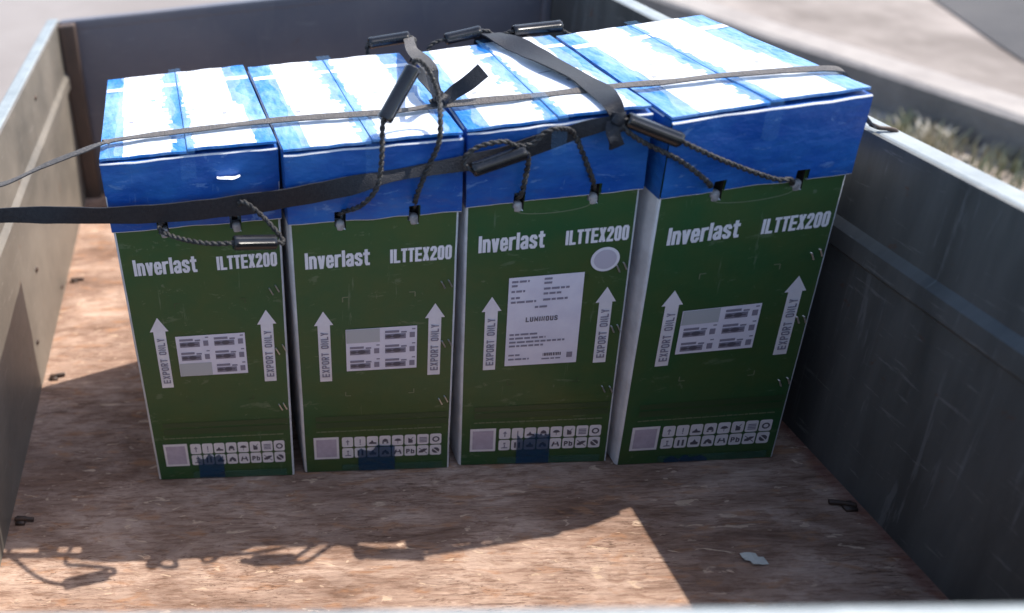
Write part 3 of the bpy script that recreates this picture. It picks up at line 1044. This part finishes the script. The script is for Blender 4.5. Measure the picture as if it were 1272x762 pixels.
def front_print(C):
    i = C.i
    fr = C.front
    def build(F_, name, mats, parent=C.root):
        return F_.build(name, mats, parent, fr)
    F_ = Flat(); F_.text('Inverlast', .0150, .2895, .0660, .0200, .0033, .0008)
    build(F_, 'brand_lettering', M['white'])
    F_ = Flat(); F_.text('ILTTEX200', .1015, .2895, .0615, .0165, .0029, .0007)
    build(F_, 'model_lettering', M['white'])
    # arrows
    for s, top_, bot in ((.0310, .2345, .1385), (.1480, .2355, .1400)):
        F_ = Flat()
        hw, sw = .0103, .0066
        F_.poly([(s - hw, top_ - .0185), (s - sw, top_ - .0185), (s + sw, top_ - .0185), (s + hw, top_ - .0185), (s, top_)])
        for k in range(6):
            z0 = bot + (top_ - .0185 - bot) * k / 6
            z1 = bot + (top_ - .0185 - bot) * (k + 1) / 6
            F_.rect(s - sw, z0, s + sw, z1)
        ar = build(F_, 'arrow', M['white'])
        F_ = Flat(); F_.text('EXPORT ONLY', s + .0042, bot + .0065, .0620, .0080, .0014, .0013, 2, 0, True)
        build(F_, 'arrow_lettering', M['inksoft'], ar)
    # corner marks of the sticker field
    for s, h, a, b in ((.052, .251, 1, -1), (.127, .252, -1, -1), (.052, .116, 1, 1), (.127, .116, -1, 1)):
        F_ = Flat()
        F_.rect(min(s, s + a * .006), h - .0006, max(s, s + a * .006), h + .0006)
        F_.rect(s - .0006, min(h, h + b * .006), s + .0006, max(h, h + b * .006), .5)
        build(F_, 'corner_mark', M['stripe'] if i % 2 == 0 else M['line'])
    # sticker
    if i == 2:
        x0, x1, y0, y1 = .0475, .1235, .1425, .2560
        F_ = Flat(); F_.grid(x0, y0, x1, y1, 6, 6, 1)
        st = build(F_, 'sticker', M['paper'])
        F_ = Flat()
        rr = random.Random(5)
        def words(x, y, w_, h, m=1):
            e = x + w_
            while x < e - .001:
                ww = min(rr.uniform(.0035, .0085), e - x)
                F_.rect(x, y, x + ww, y + h, 2, m)
                x += ww + .0012
        for y, w1, w2 in ((.2495, .018, .008), (.2445, .006, .008), (.2375, .014, .026), (.2315, .000, .018), (.2295, .009, .0), (.2240, .026, .025)):
            if w1: words(x0 + .003, y, w1, .0026)
            if w2: words(x0 + .036, y + .001, w2, .0026)
        words(x0 + .028, .2165, .014, .0026)
        F_.text('LUMINOUS', x0 + .0195, .1995, .0330, .0058, .0012, .0010, 2, 0)
        words(x0 + .0035, .1825, .029, .0024)
        words(x0 + .0035, .1775, .038, .0024)
        words(x0 + .0035, .1725, .058, .0024)
        words(x0 + .0035, .1675, .036, .0024)
        words(x0 + .0035, .1555, .012, .0022)
        words(x0 + .0035, .1500, .022, .0022)
        xx = x0 + .040
        while xx < x0 + .059:
            ww = rr.uniform(.0004, .0014)
            F_.rect(xx, .1535, xx + ww, .1575, 2, 0)
            xx += ww + rr.uniform(.0004, .0009)
        words(x0 + .039, .1490, .021, .0018)
        F_.rect(x0 + .065, .1500, x0 + .071, .1570, 2, 1)
        build(F_, 'sticker_print', [M['ink'], M['inksoft']], st)
        F_ = Flat(); F_.disc(.1425, .2690, .0142, 1, 0, 36); F_.disc(.1425, .2690, .0112, 2, 1, 36)
        build(F_, 'round_sticker', [M['white'], M['lilac']])
    else:
        x0, x1, y0, y1 = ((.0475, .1235, .1535, .2080), (.0540, .1295, .1515, .2085), None, (.0425, .1185, .1525, .2075))[i]
        F_ = Flat(); F_.grid(x0, y0, x1, y1, 6, 4, 1)
        st = build(F_, 'sticker', M['paper'])
        blank = (0, 0) if i == 0 else (0, 2)
        F_ = Flat()
        w_, h_ = (x1 - x0) / 2, (y1 - y0) / 3
        for a in range(2):
            for b in range(3):
                X, Y = x0 + a * w_, y0 + b * h_
                if (a, b) == blank:
                    F_.rect(X + .0005, Y + .0005, X + w_ - .0015, Y + h_ - .0005, 2, 2)
                    continue
                F_.rect(X + .004, Y + .0115, X + .019, Y + .0145, 2, 1)
                F_.rect(X + .021, Y + .0108, X + .027, Y + .0128, 2, 1)
                F_.rect(X + .0325, Y + .0145, X + .0360, Y + .0160, 2, 1)
                F_.rect(X + .004, Y + .0032, X + .026, Y + .0100, 2, 1)
                for cx, rx_, ry_ in ((.0078, .0034, .0019), (.0165, .0044, .0026)):
                    F_.disc(X + cx, Y + .0070, rx_, 3, 0, 12, ry_)
                F_.rect(X + .009, Y + .0063, X + .024, Y + .0074, 3.5, 0)
                F_.rect(X + .0300, Y + .0040, X + .0355, Y + .0110, 2, 1)
        build(F_, 'sticker_print', [M['ink'], M['inksoft'], M['greylabel']], st)
    # printed bands and the fine text line
    for h0, h1 in ((.0795, .0862), (.0690, .0770)):
        F_ = Flat()
        for k in range(8):
            F_.rect(.017 + .1475 * k / 8, h0, .017 + .1475 * (k + 1) / 8, h1)
        build(F_, 'printed_band', M['stripe'])
    F_ = Flat()
    rr = random.Random(90)
    x = .017
    while x < .152:
        ww = rr.uniform(.003, .009)
        F_.rect(x, .0625, x + ww, .0640 + rr.uniform(-.0002, .0003))
        x += ww + .0009
    build(F_, 'fine_print', M['line'])
    # white code panel (left plain) and two rows of pictograms
    F_ = Flat(); F_.rect(.0132, .0205, .0422, .0545, 0, 0); F_.rect(.0160, .0238, .0394, .0512, 1, 1)
    build(F_, 'code_panel', [M['white'], M['mauve']])
    for r in (0, 1):
        for k in range(8):
            x, y = .0458 + k * .01432, .0212 + r * .0170
            F_ = Flat()
            F_.rect(x, y, x + .0128, y + .0155, 0, 0, .0022)
            icon(F_, r, k, x + .0006, y + .0014, .0120)
            build(F_, 'warning_icon', [M['white'], M['ink'], M['inksoft']])
    # tape at the bottom seam
    F_ = Flat()
    for k in range(8):
        F_.rect(.045 + .115 * k / 8, .0016, .045 + .115 * (k + 1) / 8, .0115)
    F_.build('seam_tape', M['tapegreen'], C.root, fr, .0011)
    if i != 3:
        a, b = ((.053, .088), (.064, .106), (.066, .104))[i]
        ragged_tape(C, a, b, .0016, (.036, .0385, .043)[i], M['tapeblue'], 'torn_tape', 3 + i)
    else:
        ragged_tape(C, .052, .100, .0016, .0105, M['tapeblue'], 'torn_tape', 3 + i)
    # staples along the right edge
    r3 = random.Random(60 + i)
    for s, h in ((.1535, .262), (.1560, .185), (.1545, .106)):
        for k in (0, 1):
            vs, fs = [], []
            a0 = s + k * .0065 + r3.uniform(-.001, .001)
            h0_ = h + k * .0022 + r3.uniform(-.002, .002)
            p = [fr(a0, h0_, -.0005), fr(a0 + .0004, h0_ - .0002, .0013), fr(a0 + .0036, h0_ - .0078, .0013), fr(a0 + .004, h0_ - .008, -.0005)]
            tube_into(vs, fs, p, .0008, 5)
            mesh('staple', vs, fs, M['staple'], C.root)
    # die-cut crease of the hand slot
    F_ = Flat()
    crease = i >= 2 and [(.050 + .0735 * k / 14, .3345 - .0060 * math.sin(math.pi * (k / 14)) ** .5) for k in range(15)]
    if crease:
        F_.stroke(crease, .0009)
        build(F_, 'slot_crease', M['line'])
    # white anchor blocks seen in the hand holes
    for h0, h1 in HOLES:
        s0, s1 = h0 * WF + .0015, h1 * WF - .0005
        vs = [fr(s, h, o) for o in (.0012, -.008) for s, h in ((s0, HZ0 - .004), (s1, HZ0 - .004), (s1, HZ0 + .0085), (s0, HZ0 + .0075))]
        o = mesh('handle_anchor', vs, [(0, 1, 2, 3), (7, 6, 5, 4), (0, 4, 5, 1), (1, 5, 6, 2), (2, 6, 7, 3), (3, 7, 4, 0)], M['plug'], C.root)
        bevel(o, .0036, 3, 40)

cartons = []
for i in range(4):
    C = Carton(i)
    carton_shell(C)
    front_print(C)
    cartons.append(C)
# curled scrap of torn film standing off the first lid
C0 = cartons[0]
vs, fs = [], []
for a in range(9):
    for b in range(5):
        s_ = .1105 + .022 * a / 8
        o_ = .0015 + .0115 * (b / 4) ** .8 * (.55 + .45 * math.sin(math.pi * (a + .6) / 9.2))
        vs.append(C0.front(s_, .4000 + .0030 * noise.noise((a * .25, 3, 1)) + .0030 * math.sin(b / 4 * 2.4), o_))
for a in range(8):
    for b in range(4):
        p0 = a * 5 + b
        fs.append((p0, p0 + 5, p0 + 6, p0 + 1))
mesh('torn_film', vs, fs, M['topwhite'], C0.root, True)

def handle(C, pts, g, n=8, r=.0026):
    """rope handle: two rope runs and a moulded grip between control points g and g+1"""
    a, b = Vector(pts[g]), Vector(pts[g + 1])
    t = (b - a).normalized()
    for run in (list(pts[:g]) + [a, a + t * .006], [b - t * .006, b] + list(pts[g + 2:])):
        vs, fs = [], []
        rope_mesh(vs, fs, catmull(run, n), r)
        mesh('rope', vs, fs, M['rope'], C.root, True)
    gv, gf = grip_mesh(a, b)
    o = mesh('grip', gv, gf, M['grip'], C.root, True)
    o.data.set_sharp_from_angle(angle=math.radians(35))

h1 = [(0.0551, 0.0140, 0.3529), (0.0484, -0.0100, 0.3553), (0.0622, -0.0250, 0.3538), (0.0860, -0.0420, 0.3556), (0.1052, -0.0500, 0.3571), (0.1203, -0.0520, 0.3579), (0.1607, -0.0440, 0.3503), (0.1676, -0.0420, 0.3476), (0.1648, -0.0360, 0.3531), (0.1497, -0.0280, 0.3713), (0.1341, -0.0220, 0.3845), (0.1286, -0.0100, 0.3739), (0.1250, 0.0120, 0.3510)]
h2 = [(0.2287, 0.0120, 0.3430), (0.2282, -0.0080, 0.3564), (0.2450, -0.0240, 0.3720), (0.2590, -0.0270, 0.3925), (0.2640, -0.0220, 0.4198), (0.2668, -0.0120, 0.4460), (0.2685, -0.0110, 0.4519), (0.3006, 0.0120, 0.4927), (0.3032, 0.0140, 0.4996), (0.3159, 0.0200, 0.4851), (0.3238, 0.0120, 0.4613), (0.3195, -0.0100, 0.4472), (0.3168, -0.0150, 0.4247), (0.3073, -0.0160, 0.4013), (0.2979, -0.0150, 0.3719), (0.3018, 0.0120, 0.3399)]
h3 = [(0.4005, 0.0140, 0.3432), (0.3972, -0.0080, 0.3621), (0.3994, -0.0100, 0.3855), (0.3984, -0.0140, 0.4006), (0.3934, -0.0190, 0.4113), (0.3460, -0.0220, 0.3986), (0.3392, -0.0200, 0.4034), (0.3410, -0.0190, 0.4124), (0.3529, -0.0190, 0.4211), (0.3739, -0.0190, 0.4236), (0.3851, -0.0180, 0.4180), (0.3988, -0.0190, 0.4187), (0.4084, -0.0190, 0.4288), (0.4204, -0.0170, 0.4311), (0.4408, -0.0020, 0.4194), (0.4522, 0.0000, 0.3966), (0.4632, -0.0020, 0.3678), (0.4749, 0.0140, 0.3442)]
h4 = [(0.5785, 0.0120, 0.3395), (0.5591, -0.0160, 0.3621), (0.5316, -0.0170, 0.3873), (0.5027, -0.0150, 0.4055), (0.4870, -0.0160, 0.4172), (0.4785, -0.0130, 0.4264), (0.4831, -0.0100, 0.4309), (0.5272, -0.0190, 0.4096), (0.5346, -0.0180, 0.4044), (0.5712, -0.0160, 0.3825), (0.6174, -0.0120, 0.3588), (0.6352, -0.0090, 0.3545), (0.6538, 0.0140, 0.3348)]
k2 = [(0.3078, 0.2440, 0.4120), (0.3060, 0.2500, 0.4344), (0.3080, 0.2500, 0.4404), (0.3559, 0.2500, 0.4434), (0.3620, 0.2480, 0.4384), (0.3574, 0.2440, 0.4139)]
k3 = [(0.3743, 0.2440, 0.4183), (0.3830, 0.2500, 0.4309), (0.3987, 0.2500, 0.4357), (0.4398, 0.2500, 0.4414), (0.4500, 0.2500, 0.4390), (0.4628, 0.2480, 0.4209)]
k4 = [(0.5260, 0.2560, 0.4050), (0.4900, 0.2620, 0.4290), (0.4700, 0.2560, 0.4330), (0.4781, 0.2520, 0.4367), (0.5338, 0.2540, 0.4366), (0.5419, 0.2600, 0.4257), (0.5900, 0.2600, 0.4000)]
handle(cartons[0], h1, 5)
handle(cartons[1], h2, 6)
handle(cartons[2], h3, 4)
handle(cartons[3], h4, 6)
handle(cartons[1], k2, 2)
handle(cartons[2], k3, 2)
handle(cartons[3], k4, 3)

# ------------------------------------------------------------------ straps
top_strap = [(-.205, .100, .345), (-.194, .100, .372), (-0.1780, 0.0980, 0.3765), (-0.1309, 0.0715, 0.3790), (-0.0721, 0.0640, 0.4020), (-0.0080, 0.0331, 0.4335), (0.0074, 0.0380, 0.4350), (0.0574, 0.0441, 0.4350), (0.1768, 0.0519, 0.4350), (0.2837, 0.0471, 0.4350), (0.3474, 0.0525, 0.4350), (0.4399, 0.0546, 0.4350), (0.5090, 0.0580, 0.4355), (0.5528, 0.0570, 0.4355), (0.6056, 0.0601, 0.4355), (0.6900, 0.0545, 0.4355), (.7075, .050, .4290), (.7150, .046, .4080), (.7260, .041, .3880), (0.7345, 0.0385, 0.3770)]
st = thing('tie_down_strap', 'thin flat grey strap pulled tight across all four blue lids', 'strap')
wd = [(.0, 1, 0.1)] * 2 + [(0, 1, .1)] * (len(top_strap) - 2)
v, f = ribbon_mesh(top_strap, wd, [.008] * 5 + [.0095] * 12 + [.009, .008, .007])
sharp(mesh('strap', v, f, M['weblight'], st, True))
# hook over the right rim
vs, fs = [], []
tube_into(vs, fs, catmull([(.7320, .0395, .3800), (.7385, .0375, .3765), (.7460, .0355, .3755), (.7520, .0345, .3720), (.7525, .0340, .3620)], 5), .0022, 8)
mesh('strap_hook', vs, fs, M['bolt'], st, True)

front_strap = [(-0.2050, 0.0060, 0.3450), (-0.1940, 0.0060, 0.3710), (-0.1780, 0.0040, 0.3750), (-0.1141, 0.0000, 0.3793), (-0.0539, -0.0070, 0.3784), (0.0036, -0.0100, 0.3745), (0.0681, -0.0120, 0.3735), (0.1316, -0.0130, 0.3764), (0.1783, -0.0165, 0.3821), (0.2315, -0.0190, 0.3904), (0.2774, -0.0140, 0.3955), (0.3362, -0.0130, 0.4010), (0.3748, -0.0070, 0.4015), (0.4080, -0.0020, 0.4086), (0.4434, -0.0000, 0.4179), (0.4772, -0.0070, 0.4296)]
fw_ = [(0, .6, .8), (0, 1, .5), (0, .5, 1), (0, .1, 1), (0, .1, 1), (0, 0, 1), (0, 0, 1), (0, 0, 1), (0, .05, 1), (0, .35, 1), (0, .7, .8), (0, .5, 1), (0, .1, 1), (0, 0, 1), (0, .2, 1), (0, .5, .8)]
fwid = [.016, .016, .016, .016, .018, .020, .0215, .022, .022, .019, .011, .015, .019, .020, .016, .010]
ws = thing('webbing_strap', 'wide black webbing strap across the carton fronts, knotted and led back over lids', 'strap')
v, f = ribbon_mesh(front_strap, fw_, fwid, .0016)
sharp(mesh('strap', v, f, M['web'], ws, True))
over = [(0.4774, -0.0080, 0.4317), (0.4765, 0.0060, 0.4425), (0.4840, 0.0500, 0.4385), (0.4807, 0.0893, 0.4385), (0.4725, 0.1379, 0.4385), (0.4633, 0.1921, 0.4385), (0.4520, 0.2319, 0.4400), (0.4480, 0.2520, 0.4360), (0.4460, 0.2600, 0.4200), (0.4450, 0.2600, 0.3600)]
ow = [(1, .2, .4), (1, .0, .35), (1, .1, .15), (1, .1, .0), (1, .1, -.05), (1, .1, .05), (1, .1, .0), (1, 0, 0), (1, 0, 0), (1, 0, 0)]
v, f = ribbon_mesh(over, ow, [.011, .016, .022, .025, .026, .026, .026, .024, .022, .022], .0016)
sharp(mesh('strap_return', v, f, M['web'], ws, True))
# knot: turns of webbing wrapped round the crossing
kv_, kf_ = [], []
def ring(c, ax, r, w_, sq=1.0):
    c, ax = Vector(c), Vector(ax).normalized()
    n = ax.orthogonal().normalized(); b = ax.cross(n)
    path, wd2 = [], []
    for k in range(13):
        a = 2 * math.pi * k / 12
        path.append(c + r * (math.cos(a) * n + sq * math.sin(a) * b))
        wd2.append(ax + .25 * n * math.sin(a * 2))
    v_, f_ = ribbon_mesh(path, wd2, [w_] * 13, .0016, 4)
    o0 = len(kv_)
    kv_.extend(v_); kf_.extend([tuple(q_ + o0 for q_ in t_) for t_ in f_])
ring((0.4771, -0.0095, 0.4297), (.8, .1, 1), .0085, .0075, .5)
ring((0.4781, -0.0070, 0.4342), (.1, .3, 1), .0070, .0060, .6)
ring((0.4758, -0.0100, 0.4256), (1, .2, .35), .0058, .0085, .55)
v_, f_ = ribbon_mesh([(.4700, -.0095, .4300), (.4690, -.0150, .4250), (.4705, -.0190, .4170), (.4735, -.0180, .4080)], [(1, .3, .3), (1, -.2, .5), (1, .4, .2), (1, .1, 0)], [.006, .010, .012, .013], .0016, 6)
o0 = len(kv_)
kv_.extend(v_); kf_.extend([tuple(q_ + o0 for q_ in t_) for t_ in f_])
sharp(mesh('knot', kv_, kf_, M['web'], ws, True))
# grey webbing tied from the back grips down to the top strap, with its loose tail
gl = thing('webbing_tie', 'short grey webbing tie looped from the raised grip to the thin strap', 'strap')
loop = [(0.3540, 0.2440, 0.4440), (0.3424, 0.1821, 0.4500), (0.3300, 0.0900, 0.4700), (0.3240, 0.0400, 0.4780), (0.3290, 0.0480, 0.4600), (0.3360, 0.0520, 0.4400)]
v, f = ribbon_mesh(loop, [(1, .1, 0), (1, .1, .2), (1, 0, .5), (1, 0, .6), (1, .2, .4), (1, 0, 0)], [.012, .012, .013, .012, .011, .010])
sharp(mesh('tie_loop', v, f, M['weblight'], gl, True))
loop2 = [(0.3390, 0.1300, 0.4470), (0.3330, 0.1000, 0.4490), (0.3330, 0.0744, 0.4480), (0.3380, 0.0580, 0.4410)]
v, f = ribbon_mesh(loop2, [(1, .3, 0)] * 4, [.010, .012, .012, .010])
sharp(mesh('tie_strand', v, f, M['web'], gl, True))
tail = [(0.3270, 0.0500, 0.4385), (0.3420, 0.0540, 0.4400), (0.3533, 0.0580, 0.4460), (0.3648, 0.0570, 0.4540), (0.3799, 0.0615, 0.4640)]
v, f = ribbon_mesh(tail, [(-.2, .6, .7), (-.3, .5, .8), (-.4, .3, .9), (-.5, .2, .8), (-.5, .1, .8)], [.008, .011, .014, .016, .017])
sharp(mesh('loose_tail', v, f, M['web'], gl, True))
kv_, kf_ = [], []
ring((.3370, .0530, .4410), (1, .1, .3), .0060, .010, .8)
ring((.3385, .0510, .4415), (.6, .6, .5), .0055, .008, .8)
sharp(mesh('knot', kv_, kf_, M['web'], gl, True))
